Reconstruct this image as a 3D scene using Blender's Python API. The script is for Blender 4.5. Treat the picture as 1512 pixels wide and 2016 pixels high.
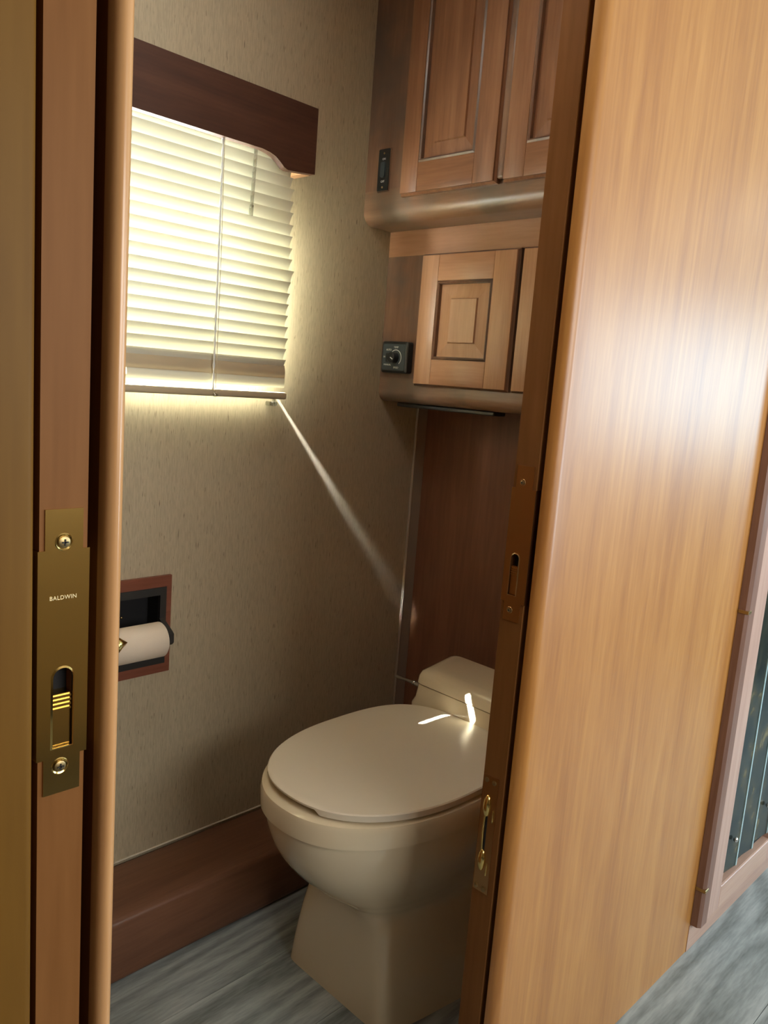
import bpy, bmesh, math, random
from mathutils import Vector, Matrix
random.seed(7)
S = bpy.context.scene
for o in list(bpy.data.objects):
    bpy.data.objects.remove(o)

# ---------------------------------------------------------------- camera
YAW, PITCH, ROLL, FPX, HC = 0.8018172, 0.16083609, 0.07727328, 1582.93, 1.14
fw = Vector((math.sin(YAW)*math.cos(PITCH), math.cos(YAW)*math.cos(PITCH), -math.sin(PITCH)))
rt = Vector((math.cos(YAW), -math.sin(YAW), 0.0))
up = rt.cross(fw)
rt2 = math.cos(ROLL)*rt + math.sin(ROLL)*up
up2 = -math.sin(ROLL)*rt + math.cos(ROLL)*up
cd = bpy.data.cameras.new('camera')
cam = bpy.data.objects.new('camera', cd)
S.collection.objects.link(cam)
cam.matrix_world = Matrix(((rt2.x, up2.x, -fw.x, 0), (rt2.y, up2.y, -fw.y, 0), (rt2.z, up2.z, -fw.z, HC), (0, 0, 0, 1)))
cd.sensor_fit = 'VERTICAL'
cd.sensor_height = 24.0
cd.lens = FPX/2016*24.0
cd.clip_start = 0.02
S.camera = cam

ZT = 2.06               # ceiling height

# ---------------------------------------------------------------- world, sun, daylight, exposure
w = bpy.data.worlds.new('sky')
S.world = w
w.use_nodes = True
w.node_tree.nodes['Background'].inputs[0].default_value = (0.62, 0.78, 1.0, 1)
w.node_tree.nodes['Background'].inputs[1].default_value = 1.0
S.view_settings.view_transform = 'Standard'
S.view_settings.look = 'None'
S.view_settings.gamma = 1.0
S.view_settings.use_curve_mapping = False
S.view_settings.exposure = 0.0


def lamp(name, kind, loc, direction, energy, color=(1, 1, 1), size=None, **kw):
    d = bpy.data.lights.new(name, kind)
    d.energy = energy
    d.color = color
    if size:
        d.shape = 'RECTANGLE'
        d.size, d.size_y = size
    for k, v in kw.items():
        setattr(d, k, v)
    o = bpy.data.objects.new(name, d)
    S.collection.objects.link(o)
    o.location = loc
    z = -Vector(direction).normalized()
    ref = Vector((0, 0, 1)) if abs(z.z) < 0.99 else Vector((0, 1, 0))
    x = ref.cross(z).normalized()
    y = z.cross(x)
    o.rotation_euler = Matrix((x, y, z)).transposed().to_euler()
    return o


SUN = Vector((0.865, -0.485, -1.0))
lamp('sun', 'SUN', (-2, 3, 5), SUN, 270.0, (1.0, 0.985, 0.95), angle=0.009)
# daylight by the blind and lounge windows, then added fill lamps
lamp('window_daylight', 'AREA', (0.66, 1.56, 1.40), (0, -1, 0), 60, (1.0, 0.985, 0.94), (0.66, 0.46))
lamp('lounge_daylight', 'AREA', (4.75, -1.12, 1.27), (0, 1, 0), 66, (0.56, 0.83, 1.0), (1.9, 0.72))
lamp('added_aisle_fill', 'AREA', (2.3, -1.12, 1.05), (0, 1, 0), 34, (0.74, 0.90, 1.0), (0.8, 1.1))  # added fill to brighten the aisle floor and right partition
lamp('added_near_fill', 'AREA', (0.75, -1.12, 1.33), (0, 1, 0), 22, (1.0, 0.95, 0.87), (1.1, 0.6))  # added fill from behind the camera to brighten the closet

lamp('added_roof_fill', 'AREA', (3.95, -0.48, ZT-0.022), (0, 0, -1), 4, (0.9, 0.97, 0.95), (0.36, 0.36))  # added overhead fill for the aisle, its vent is unseen

lamp('added_closet_fill', 'AREA', (0.60, 0.86, ZT-0.022), (0, 0, -1), 2.8, (1.0, 0.95, 0.86), (0.32, 0.32))  # added overhead fill to brighten the toilet, its vent is unseen

COL = S.collection


# ---------------------------------------------------------------- materials
def newmat(name):
    m = bpy.data.materials.new(name)
    m.use_nodes = True
    nt = m.node_tree
    b = nt.nodes['Principled BSDF']
    return m, nt, b


def plain(name, col, rough=0.5, metal=0.0, spec=0.5, coat=0.0, bump=0.0, bscale=300):
    m, nt, b = newmat(name)
    b.inputs['Base Color'].default_value = (*col, 1)
    b.inputs['Roughness'].default_value = rough
    b.inputs['Metallic'].default_value = metal
    b.inputs['Specular IOR Level'].default_value = spec
    b.inputs['Coat Weight'].default_value = coat
    b.inputs['Coat Roughness'].default_value = 0.08
    if bump:
        tc = nt.nodes.new('ShaderNodeTexCoord')
        n = nt.nodes.new('ShaderNodeTexNoise')
        n.inputs['Scale'].default_value = bscale
        bm = nt.nodes.new('ShaderNodeBump')
        bm.inputs['Strength'].default_value = bump
        bm.inputs['Distance'].default_value = 0.002
        nt.links.new(tc.outputs['Object'], n.inputs['Vector'])
        nt.links.new(n.outputs['Fac'], bm.inputs['Height'])
        nt.links.new(bm.outputs['Normal'], b.inputs['Normal'])
    return m


def ramp(nt, stops):
    r = nt.nodes.new('ShaderNodeValToRGB')
    e = r.color_ramp.elements
    while len(e) < len(stops):
        e.new(0.5)
    for el, (p, c) in zip(e, stops):
        el.position = p
        el.color = (*c, 1) if len(c) == 3 else c
    return r


def wood(name, dark, mid, light, axis='z', rough=0.35, coat=0.0, scale=14.0, coat_rough=0.2, mottle=None, fine=0.35, spec=0.4, bump=0.05, rnd=False, rings=0.22, ring_freq=26.0, stretch=0.07):
    m, nt, b = newmat(name)
    L = nt.links
    tc = nt.nodes.new('ShaderNodeTexCoord')
    mp = nt.nodes.new('ShaderNodeMapping')
    k_ = stretch
    sc = {'x': (k_, 1, 1), 'y': (1, k_, 1), 'z': (1, 1, k_)}[axis]
    mp.inputs['Scale'].default_value = sc
    L.new(tc.outputs['Object'], mp.inputs['Vector'])
    if rnd:
        oi = nt.nodes.new('ShaderNodeObjectInfo')
        mul = nt.nodes.new('ShaderNodeMath')
        mul.operation = 'MULTIPLY'
        mul.inputs[1].default_value = 17.0
        L.new(oi.outputs['Random'], mul.inputs[0])
        L.new(mul.outputs[0], mp.inputs['Location'])
    n1 = nt.nodes.new('ShaderNodeTexNoise')
    n1.inputs['Scale'].default_value = scale
    n1.inputs['Detail'].default_value = 4
    n1.inputs['Distortion'].default_value = 1.1
    L.new(mp.outputs[0], n1.inputs['Vector'])
    n2 = nt.nodes.new('ShaderNodeTexNoise')
    n2.inputs['Scale'].default_value = scale*14
    n2.inputs['Detail'].default_value = 2
    L.new(mp.outputs[0], n2.inputs['Vector'])
    mx = nt.nodes.new('ShaderNodeMix')
    mx.inputs[0].default_value = fine
    L.new(n1.outputs['Fac'], mx.inputs[2])
    L.new(n2.outputs['Fac'], mx.inputs[3])
    r = ramp(nt, [(0.34, dark), (0.5, mid), (0.68, light)])
    nr = nt.nodes.new('ShaderNodeTexNoise')
    nr.inputs['Scale'].default_value = scale*0.42
    nr.inputs['Detail'].default_value = 1.5
    L.new(mp.outputs[0], nr.inputs['Vector'])
    fq = nt.nodes.new('ShaderNodeMath')
    fq.operation = 'MULTIPLY'
    fq.inputs[1].default_value = ring_freq*3.1416
    L.new(nr.outputs['Fac'], fq.inputs[0])
    sn = nt.nodes.new('ShaderNodeMath')
    sn.operation = 'SINE'
    L.new(fq.outputs[0], sn.inputs[0])
    hf = nt.nodes.new('ShaderNodeMath')
    hf.operation = 'MULTIPLY_ADD'
    hf.inputs[1].default_value = 0.14
    hf.inputs[2].default_value = 0.5
    L.new(sn.outputs[0], hf.inputs[0])
    mr = nt.nodes.new('ShaderNodeMix')
    mr.inputs[0].default_value = rings
    L.new(mx.outputs[0], mr.inputs[2])
    L.new(hf.outputs[0], mr.inputs[3])
    L.new(mr.outputs[0], r.inputs[0])
    col = r.outputs[0]
    if mottle:
        n3 = nt.nodes.new('ShaderNodeTexNoise')
        n3.inputs['Scale'].default_value = 9
        n3.inputs['Detail'].default_value = 5
        L.new(tc.outputs['Object'], n3.inputs['Vector'])
        r3 = ramp(nt, [(0.45, (0, 0, 0)), (0.65, (1, 1, 1))])
        L.new(n3.outputs['Fac'], r3.inputs[0])
        mc = nt.nodes.new('ShaderNodeMix')
        mc.data_type = 'RGBA'
        mc.inputs['B'].default_value = (*mottle, 1)
        L.new(r3.outputs[0], mc.inputs[0])
        L.new(col, mc.inputs['A'])
        col = mc.outputs['Result']
    L.new(col, b.inputs['Base Color'])
    b.inputs['Roughness'].default_value = rough
    b.inputs['Specular IOR Level'].default_value = spec
    b.inputs['Coat Weight'].default_value = coat
    b.inputs['Coat Roughness'].default_value = coat_rough
    if bump:
        bm = nt.nodes.new('ShaderNodeBump')
        bm.inputs['Strength'].default_value = bump
        bm.inputs['Distance'].default_value = 0.001
        L.new(n2.outputs['Fac'], bm.inputs['Height'])
        L.new(bm.outputs['Normal'], b.inputs['Normal'])
        if coat:
            L.new(bm.outputs['Normal'], b.inputs['Coat Normal'])
    return m


HONEY = ((0.33, 0.122, 0.023), (0.43, 0.182, 0.038), (0.53, 0.25, 0.062))
CHERRY = ((0.17, 0.074, 0.036), (0.235, 0.108, 0.053), (0.30, 0.148, 0.075))
M = {}
M['honey'] = wood('honey_cherry_veneer', *HONEY, axis='z', rough=0.42, coat=0.6, coat_rough=0.33, scale=13)
M['honey_dim'] = wood('dimmed_honey_cherry', (0.125, 0.055, 0.008), (0.155, 0.072, 0.011), (0.185, 0.09, 0.015), axis='z', rough=0.5, spec=0.15, scale=9)  # darker copy of the honey veneer, dimmer light put into its colour
M['door_wood'] = wood('door_cherry', (0.16, 0.062, 0.016), (0.20, 0.081, 0.023), (0.24, 0.102, 0.031), axis='z', rough=0.5, spec=0.12, scale=10)
M['nose'] = wood('pale_cherry_moulding', (0.47, 0.23, 0.09), (0.57, 0.3, 0.125), (0.64, 0.36, 0.16), axis='z', rough=0.3, coat=0.4, coat_rough=0.15, scale=12)
M['cab_z'] = wood('cabinet_cherry_vertical', *CHERRY, axis='z', rough=0.4, coat=0.2)
M['cab_y'] = wood('cabinet_cherry_horizontal', *CHERRY, axis='y', rough=0.4, coat=0.2)
M['cab_light_z'] = wood('lit_cherry_vertical', (0.36, 0.185, 0.095), (0.43, 0.235, 0.125), (0.50, 0.285, 0.16), axis='z', rough=0.4, coat=0.2)  # lighter copy of the cabinet cherry, window light put into its colour
M['cab_light_y'] = wood('lit_cherry_horizontal', (0.33, 0.165, 0.085), (0.40, 0.21, 0.115), (0.46, 0.255, 0.145), axis='y', rough=0.4, coat=0.2)  # the same lit copy with the grain run across
M['frame_z'] = wood('worn_face_frame_vertical', (0.15, 0.08, 0.048), (0.2, 0.11, 0.068), (0.26, 0.15, 0.09), axis='z', rough=0.38, coat=0.3, mottle=(0.13, 0.09, 0.068))
M['frame_y'] = wood('worn_face_frame_horizontal', (0.19, 0.105, 0.06), (0.25, 0.145, 0.088), (0.31, 0.19, 0.115), axis='y', rough=0.32, coat=0.35, mottle=(0.17, 0.125, 0.09))
M['back_panel'] = wood('back_panel_cherry', (0.15, 0.062, 0.034), (0.2, 0.085, 0.045), (0.26, 0.115, 0.06), axis='z', rough=0.35, coat=0.45, coat_rough=0.2, scale=9)
M['valance'] = wood('dark_cherry_valance', (0.045, 0.018, 0.011), (0.066, 0.026, 0.015), (0.09, 0.037, 0.021), axis='x', rough=0.5)
M['step'] = wood('dark_step_wood', (0.12, 0.05, 0.026), (0.16, 0.07, 0.036), (0.2, 0.09, 0.046), axis='x', rough=0.4, coat=0.2)
M['pink_wood'] = wood('pinkish_frame_wood', (0.42, 0.25, 0.19), (0.5, 0.31, 0.24), (0.56, 0.37, 0.29), axis='z', rough=0.4, coat=0.3)
M['pink_wood_x'] = wood('pinkish_rail_wood', (0.40, 0.23, 0.17), (0.48, 0.29, 0.21), (0.55, 0.35, 0.26), axis='x', rough=0.4, coat=0.3)
M['brown_edge'] = wood('brown_frame_edge', (0.17, 0.085, 0.06), (0.22, 0.115, 0.08), (0.27, 0.14, 0.1), axis='z', rough=0.45, coat=0.1)
M['red_plate'] = wood('reddish_holder_plate', (0.17, 0.055, 0.03), (0.21, 0.07, 0.04), (0.25, 0.09, 0.05), axis='x', rough=0.4)
M['plank'] = wood('grey_vinyl_plank', (0.12, 0.135, 0.132), (0.26, 0.29, 0.285), (0.44, 0.475, 0.465), axis='x', rough=0.42, scale=15, fine=0.45, rnd=True, bump=0.3, rings=0.5, ring_freq=22, stretch=0.13)
M['subfloor'] = plain('dark_plank_joint', (0.07, 0.07, 0.068), 0.8)
M['brass'] = plain('polished_brass', (0.72, 0.5, 0.17), 0.16, 1.0)
M['brass_dull'] = plain('dull_brass', (0.5, 0.3, 0.13), 0.3, 1.0)
M['screw'] = plain('aged_screw', (0.34, 0.25, 0.12), 0.4, 1.0)
M['stamp'] = plain('pale_brass', (0.85, 0.72, 0.42), 0.45, 0.6)  # paler than the plate so the lettering reads
M['screw_slot'] = plain('dark_screw_cross', (0.02, 0.016, 0.012), 0.7)
M['dark'] = plain('black_cavity', (0.006, 0.006, 0.008), 0.8)
M['blackplastic'] = plain('black_plastic', (0.018, 0.021, 0.022), 0.38)
M['blacksatin'] = plain('satin_black_enamel', (0.02, 0.02, 0.02), 0.45)
M['slate'] = plain('slate_grey_plastic', (0.055, 0.075, 0.085), 0.35)
M['print'] = plain('white_print', (0.75, 0.78, 0.78), 0.6)
M['porcelain'] = plain('bone_porcelain', (0.74, 0.635, 0.445), 0.12, 0, 0.5, 0.6)
M['seat'] = plain('bone_toilet_lid', (0.76, 0.68, 0.54), 0.28, 0, 0.5)
M['paper'] = plain('toilet_tissue', (0.78, 0.68, 0.55), 0.95, bump=0.3, bscale=900)
M['chrome'] = plain('chrome', (0.7, 0.7, 0.68), 0.12, 1.0)
M['rail_tan'] = plain('tan_blind_rail', (0.50, 0.42, 0.28), 0.4)
M['gasket'] = plain('ivory_corner_trim', (0.37, 0.315, 0.25), 0.25, coat=0.4)
M['headliner'] = plain('pale_headliner', (0.6, 0.55, 0.47), 0.9)
M['caulk'] = plain('ivory_caulk_bead', (0.6, 0.54, 0.42), 0.5)
M['pane_frame'] = plain('black_window_frame', (0.03, 0.03, 0.03), 0.4)

# wallpaper with short dark vertical flecks
m, nt, b = newmat('flecked_vinyl_wallpaper')
L = nt.links
tc = nt.nodes.new('ShaderNodeTexCoord')


def flecks(sx, sz, lo, hi):
    mp = nt.nodes.new('ShaderNodeMapping')
    mp.inputs['Scale'].default_value = (sx, sx, sz)
    L.new(tc.outputs['Object'], mp.inputs[0])
    n = nt.nodes.new('ShaderNodeTexNoise')
    n.inputs['Scale'].default_value = 1
    n.inputs['Detail'].default_value = 2
    L.new(mp.outputs[0], n.inputs[0])
    r = ramp(nt, [(lo, (0, 0, 0)), (hi, (1, 1, 1))])
    L.new(n.outputs['Fac'], r.inputs[0])
    return r.outputs[0], n.outputs['Fac']


f1, _ = flecks(420, 34, 0.66, 0.72)
f2, h2 = flecks(700, 60, 0.40, 0.62)
mx = nt.nodes.new('ShaderNodeMix')
mx.data_type = 'RGBA'
mx.inputs['A'].default_value = (0.48, 0.41, 0.28, 1)
mx.inputs['B'].default_value = (0.405, 0.345, 0.235, 1)
L.new(f2, mx.inputs[0])
mx2 = nt.nodes.new('ShaderNodeMix')
mx2.data_type = 'RGBA'
mx2.inputs['B'].default_value = (0.20, 0.165, 0.11, 1)
L.new(f1, mx2.inputs[0])
L.new(mx.outputs['Result'], mx2.inputs['A'])
L.new(mx2.outputs['Result'], b.inputs['Base Color'])
b.inputs['Roughness'].default_value = 0.6
bm_ = nt.nodes.new('ShaderNodeBump')
bm_.inputs['Strength'].default_value = 0.12
bm_.inputs['Distance'].default_value = 0.001
L.new(h2, bm_.inputs['Height'])
L.new(bm_.outputs[0], b.inputs['Normal'])
M['wallpaper'] = m

# translucent cream slats
m, nt, b = newmat('translucent_cream_vinyl')
L = nt.links
out = nt.nodes['Material Output']
b.inputs['Base Color'].default_value = (0.74, 0.73, 0.61, 1)
b.inputs['Roughness'].default_value = 0.4
tr = nt.nodes.new('ShaderNodeBsdfTranslucent')
tr.inputs[0].default_value = (0.70, 0.68, 0.33, 1)
ms = nt.nodes.new('ShaderNodeMixShader')
ms.inputs[0].default_value = 0.0048
L.new(b.outputs[0], ms.inputs[1])
L.new(tr.outputs[0], ms.inputs[2])
L.new(ms.outputs[0], out.inputs[0])
M['slat'] = m


def clearmat(name, tint, gl=0.12, rough=0.03):
    m, nt, b = newmat(name)
    nt.nodes.remove(b)
    out = nt.nodes['Material Output']
    t = nt.nodes.new('ShaderNodeBsdfTransparent')
    t.inputs[0].default_value = (*tint, 1)
    g = nt.nodes.new('ShaderNodeBsdfGlossy')
    g.inputs['Roughness'].default_value = rough
    x = nt.nodes.new('ShaderNodeMixShader')
    x.inputs[0].default_value = gl
    nt.links.new(t.outputs[0], x.inputs[1])
    nt.links.new(g.outputs[0], x.inputs[2])
    nt.links.new(x.outputs[0], out.inputs[0])
    return m


M['glass'] = clearmat('window_glass', (0.95, 0.97, 0.96), 0.05)
M['acrylic'] = clearmat('clear_acrylic', (0.86, 0.88, 0.86), 0.25, 0.08)

# dark marbled panel
m, nt, b = newmat('smoky_marbled_acrylic')
L = nt.links
tc = nt.nodes.new('ShaderNodeTexCoord')
mp = nt.nodes.new('ShaderNodeMapping')
mp.inputs['Scale'].default_value = (26, 26, 17)
n = nt.nodes.new('ShaderNodeTexNoise')
n.inputs['Scale'].default_value = 1
n.inputs['Detail'].default_value = 6
n.inputs['Distortion'].default_value = 0.6
r = ramp(nt, [(0.36, (0.010, 0.015, 0.014)), (0.52, (0.026, 0.030, 0.022)), (0.62, (0.06, 0.05, 0.026)), (0.74, (0.17, 0.14, 0.06))])
L.new(tc.outputs['Object'], mp.inputs[0])
L.new(mp.outputs[0], n.inputs[0])
L.new(n.outputs['Fac'], r.inputs[0])
L.new(r.outputs[0], b.inputs['Base Color'])
b.inputs['Roughness'].default_value = 0.22
b.inputs['Specular IOR Level'].default_value = 0.3
M['marble'] = m
M['glass_edge'] = plain('bevelled_slat_edge', (0.55, 0.78, 0.82), 0.2, 0.0, 0.9, 0.8)  # shine of the slat edge put into a pale cyan colour


# ---------------------------------------------------------------- mesh helpers
class MB:
    def __init__(self):
        self.bm = bmesh.new()

    def box(self, x0, x1, y0, y1, z0, z1, bev=0.0, seg=2):
        b = bmesh.new()
        vs = [b.verts.new(p) for p in ((x0, y0, z0), (x1, y0, z0), (x1, y1, z0), (x0, y1, z0), (x0, y0, z1), (x1, y0, z1), (x1, y1, z1), (x0, y1, z1))]
        for f in ((0, 3, 2, 1), (4, 5, 6, 7), (0, 1, 5, 4), (1, 2, 6, 5), (2, 3, 7, 6), (3, 0, 4, 7)):
            b.faces.new([vs[i] for i in f])
        if bev:
            bmesh.ops.bevel(b, geom=b.edges[:], offset=bev, segments=seg, profile=0.5, affect='EDGES')
        self._join(b)
        return self

    def _join(self, b):
        me = bpy.data.meshes.new('tmp')
        b.to_mesh(me)
        b.free()
        self.bm.from_mesh(me)
        bpy.data.meshes.remove(me)

    def loft(self, rings, cap0=True, cap1=True, closed=True):
        rows = [[self.bm.verts.new(p) for p in ring] for ring in rings]
        n = len(rows[0])
        for a, c in zip(rows, rows[1:]):
            for i in range(n if closed else n-1):
                j = (i+1) % n
                self.bm.faces.new((a[i], a[j], c[j], c[i]))
        if cap0:
            self.bm.faces.new(rows[0][::-1])
        if cap1:
            self.bm.faces.new(rows[-1])
        return self

    def prism(self, pts, fn, a, c):
        """polygon pts (u,v) pushed from depth a to depth c; fn(u,v,w)->xyz"""
        return self.loft([[fn(u, v, a) for u, v in pts], [fn(u, v, c) for u, v in pts]])

    def tube(self, path, r, seg=10, cap=True):
        rings = []
        P = [Vector(p) for p in path]
        for i, p in enumerate(P):
            d = (P[min(i+1, len(P)-1)]-P[max(i-1, 0)]).normalized()
            ref = Vector((0, 0, 1)) if abs(d.z) < 0.9 else Vector((1, 0, 0))
            u = d.cross(ref).normalized()
            v = d.cross(u)
            rr = r[i] if isinstance(r, (list, tuple)) else r
            rings.append([p + (u*math.cos(t)+v*math.sin(t))*rr for t in [2*math.pi*k/seg for k in range(seg)]])
        return self.loft(rings, cap, cap)

    def ellipsoid(self, c, rx, ry, rz, u=16, v=10):
        b = bmesh.new()
        bmesh.ops.create_uvsphere(b, u_segments=u, v_segments=v, radius=1)
        for q in b.verts:
            q.co = Vector((c[0]+q.co.x*rx, c[1]+q.co.y*ry, c[2]+q.co.z*rz))
        self._join(b)
        return self

    def build(self, name, mat, parent=None, smooth=None, **props):
        bmesh.ops.recalc_face_normals(self.bm, faces=self.bm.faces[:])
        me = bpy.data.meshes.new(name)
        self.bm.to_mesh(me)
        self.bm.free()
        me.materials.append(M[mat] if isinstance(mat, str) else mat)
        if smooth is not None:
            me.polygons.foreach_set('use_smooth', [True]*len(me.polygons))
            me.set_sharp_from_angle(angle=math.radians(smooth))
        o = bpy.data.objects.new(name, me)
        COL.objects.link(o)
        if parent:
            attach(o, parent)
        for k, v in props.items():
            o[k] = v
        return o


def origin(o):
    return Vector(o.location) if o.type == 'EMPTY' else Vector((0, 0, 0))


def attach(o, parent):
    o.parent = parent
    o.matrix_parent_inverse = Matrix.Translation(-origin(parent))


def thing(name, loc, label=None, cat=None, group=None, kind=None):
    o = bpy.data.objects.new(name, None)
    o.empty_display_size = 0.05
    COL.objects.link(o)
    o.location = loc
    tag(o, label, cat, group, kind)
    return o


def tag(o, label=None, cat=None, group=None, kind=None):
    for k, v in (('label', label), ('category', cat), ('group', group), ('kind', kind)):
        if v:
            o[k] = v
    return o


def text(name, body, size, fn, mat, parent, depth=0.0002, tracking=1.0):
    """lettering laid flat; fn(u,v,w)->xyz with u right, v up, w outward"""
    c = bpy.data.curves.new(name, 'FONT')
    c.body = body
    c.size = size
    c.align_x = 'CENTER'
    c.align_y = 'CENTER'
    c.extrude = depth
    c.space_character = tracking
    o = bpy.data.objects.new(name, c)
    COL.objects.link(o)
    bpy.context.view_layer.update()
    dg = bpy.context.evaluated_depsgraph_get()
    me = bpy.data.meshes.new_from_object(o.evaluated_get(dg))
    bpy.data.objects.remove(o)
    for v in me.vertices:
        v.co = fn(v.co.x, v.co.y, v.co.z)
    me.materials.clear()
    me.materials.append(M[mat])
    me.name = name
    q = bpy.data.objects.new(name, me)
    COL.objects.link(q)
    attach(q, parent)
    return q


def rrect(u0, u1, v0, v1, r, n=4):
    pts = []
    for cx, cy, a0 in ((u1-r, v1-r, 0), (u0+r, v1-r, 90), (u0+r, v0+r, 180), (u1-r, v0+r, 270)):
        for k in range(n+1):
            a = math.radians(a0+90*k/n)
            pts.append((cx+r*math.cos(a), cy+r*math.sin(a)))
    return pts


def XY(u, v, w):        # plan polygon lifted in z
    return Vector((u, v, w))


YW = 1.395              # inner face of the window wall


# ---------------------------------------------------------------- the setting
def holed_wall(name, xs, zs, holes, y0, y1, mat):
    mb = MB()
    for i in range(len(xs)-1):
        for j in range(len(zs)-1):
            cx, cz = (xs[i]+xs[i+1])/2, (zs[j]+zs[j+1])/2
            if any(a < cx < b_ and c < cz < d for a, b_, c, d in holes):
                continue
            mb.box(xs[i], xs[i+1], y0, y1, zs[j], zs[j+1])
    bmesh.ops.remove_doubles(mb.bm, verts=mb.bm.verts[:], dist=1e-5)
    # drop the doubled inner faces between neighbouring cells
    seen = {}
    for f in mb.bm.faces:
        seen.setdefault(tuple(sorted(v.index for v in f.verts)), []).append(f)
    return mb.build(name, mat, kind='structure')


WX0, WX1, WZ0, WZ1 = 0.36, 0.968, 1.190, 1.63
TX0, TX1, TZ0, TZ1 = 0.672, 0.816, 0.556, 0.690
holed_wall('wall_far', [-1.3, WX0, TX0, TX1, WX1, 6.25], [-0.02, TZ0, TZ1, WZ0, WZ1, ZT], [(WX0, WX1, WZ0, WZ1), (TX0, TX1, TZ0, TZ1)], YW, YW+0.05, 'wallpaper')
holed_wall('wall_aisle', [-1.3, 0.2, 1.3, 1.9, 2.7, 3.8, 5.7, 6.25], [-0.02, 0.5, 0.9, 1.02, 1.63, 1.65, ZT], [(0.2, 1.3, 1.02, 1.63), (1.9, 2.7, 0.5, 1.63), (3.8, 5.7, 0.9, 1.63)], -1.20, -1.15, 'wallpaper')
MB().box(-1.35, -1.3, -1.2, 1.445, -0.02, ZT).build('wall_rear', 'wallpaper', kind='structure')
MB().box(6.25, 6.3, -1.2, 1.445, -0.02, ZT).build('wall_front', 'wallpaper', kind='structure')
MB().box(-1.35, 6.3, -1.2, 1.445, ZT, ZT+0.04).build('ceiling', 'headliner', kind='structure')
floor = MB().box(-1.35, 6.3, -1.2, 1.445, -0.06, -0.003).build('floor', 'subfloor', kind='structure')
PW = 0.178
row = 0
y = YW - 10*PW + 0.06
while y < YW:
    x = -0.6 - (row*0.47 % 1.22)
    y1 = min(y+PW, YW-0.001)
    while x < 3.4:
        MB().box(max(x, -0.6)+0.0006, min(x+1.22, 3.4)-0.0006, y+0.0006, y1-0.0006, -0.003, 0.0).build('plank', 'plank', floor)
        x += 1.22
    y += PW
    row += 1

# window behind the blind
win = thing('window_1', ((WX0+WX1)/2, YW+0.03, WZ0), kind='structure')
fr = MB()
for a in ((WX0, WX0+0.018, WZ0, WZ1), (WX1-0.018, WX1, WZ0, WZ1), (WX0, WX1, WZ0, WZ0+0.018), (WX0, WX1, WZ1-0.018, WZ1)):
    fr.box(a[0], a[1], YW+0.02, YW+0.045, a[2], a[3])
fr.build('window_frame', 'pane_frame', win)
MB().box(WX0+0.015, WX1-0.015, YW+0.032, YW+0.035, WZ0+0.015, WZ1-0.015).build('pane', 'glass', win)
for k, (a, b_, c, d) in enumerate(((0.2, 1.3, 1.02, 1.63), (1.9, 2.7, 0.5, 1.63), (3.8, 5.7, 0.9, 1.63))):  # unseen; first two added with the fill lamps, last one known by its reflection
    wn = thing('window_%d' % (k+2), ((a+b_)/2, -1.17, c), kind='structure')
    fr = MB()
    for q in ((a, a+0.02, c, d), (b_-0.02, b_, c, d), (a, b_, c, c+0.02), (a, b_, d-0.02, d)):
        fr.box(q[0], q[1], -1.19, -1.16, q[2], q[3])
    fr.build('window_frame', 'pane_frame', wn)
    MB().box(a+0.01, b_-0.01, -1.178, -1.175, c+0.01, d-0.01).build('pane', 'glass', wn)

# back wall of the closet with a wood panel, ivory strip in the corner
MB().box(1.573, 1.59, 0.646, YW, 0.0, ZT).build('wall_back', 'back_panel', kind='structure')
tr = MB().box(1.531, 1.573, YW-0.004, YW, 0.13, 1.10, 0.001, 1)
tr.tube([(1.534, YW-0.004, 0.13), (1.534, YW-0.004, 1.10)], 0.003, 8)
tr.build('trim_1', 'gasket', kind='structure', smooth=40)

# right partition: outer skin with rounded edge, inner skin
R = 0.016
pts = [(3.2, 0.580), (0.892, 0.580)]
for k in range(9):
    a = math.radians(180+90*k/8)
    pts.append((0.892+R+R*math.cos(a), 0.562+R+R*math.sin(a)))
pts += [(0.935, 0.562), (1.596, 0.562), (3.2, 0.562)]
MB().prism(pts, XY, 0.0, ZT).build('wall_right', 'honey', kind='structure', smooth=35)
MB().box(0.935, 3.2, 0.630, 0.645, 0.0, ZT).build('wall_right_inner', 'honey', kind='structure')
MB().box(3.18, 3.2, 0.580, 0.630, 0.0, ZT).build('trim_2', 'honey_dim', kind='structure')

MB().box(1.598, 3.2, 0.5606, 0.5619, 0.0, 0.060).build('trim_5', 'pink_wood_x', kind='structure')

# left partition: outer skin, inner skin with pale half-round nosing
pts = [(0.150, YW), (0.150, 0.556)]
for c, a0, r in (((0.172, 0.556), 180, 0.022), ((0.212, 0.540), 270, 0.006)):
    for k in range(7):
        a = math.radians(a0+90*k/6)
        pts.append((c[0]+r*math.cos(a), c[1]+r*math.sin(a)))
pts.append((0.218, YW))
MB().prism(pts, XY, 0.0, ZT).build('wall_left', 'honey_dim', kind='structure', smooth=40)
MB().box(0.2702, 0.2815, 0.548, YW, 0.0, ZT).build('wall_left_inner', 'door_wood', kind='structure')
pts = []
for k in range(13):
    a = math.radians(180+180*k/12)
    pts.append((0.2757+0.0066*math.cos(a), 0.541+0.0085*math.sin(a)))
pts += [(0.2823, 0.549), (0.2691, 0.549)]
MB().prism(pts, XY, 0.0, ZT).build('trim_3', 'nose', kind='structure', smooth=40)

# step box along the window wall
MB().box(0.283, 1.572, 1.229, YW, 0.0, 0.13, 0.012, 3).build('baseboard_far', 'step', kind='structure', smooth=40)
MB().tube([(0.283, YW-0.001, 0.132), (1.572, YW-0.001, 0.132)], 0.0022, 6).build('trim_4', 'caulk', kind='structure', smooth=60)


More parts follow.
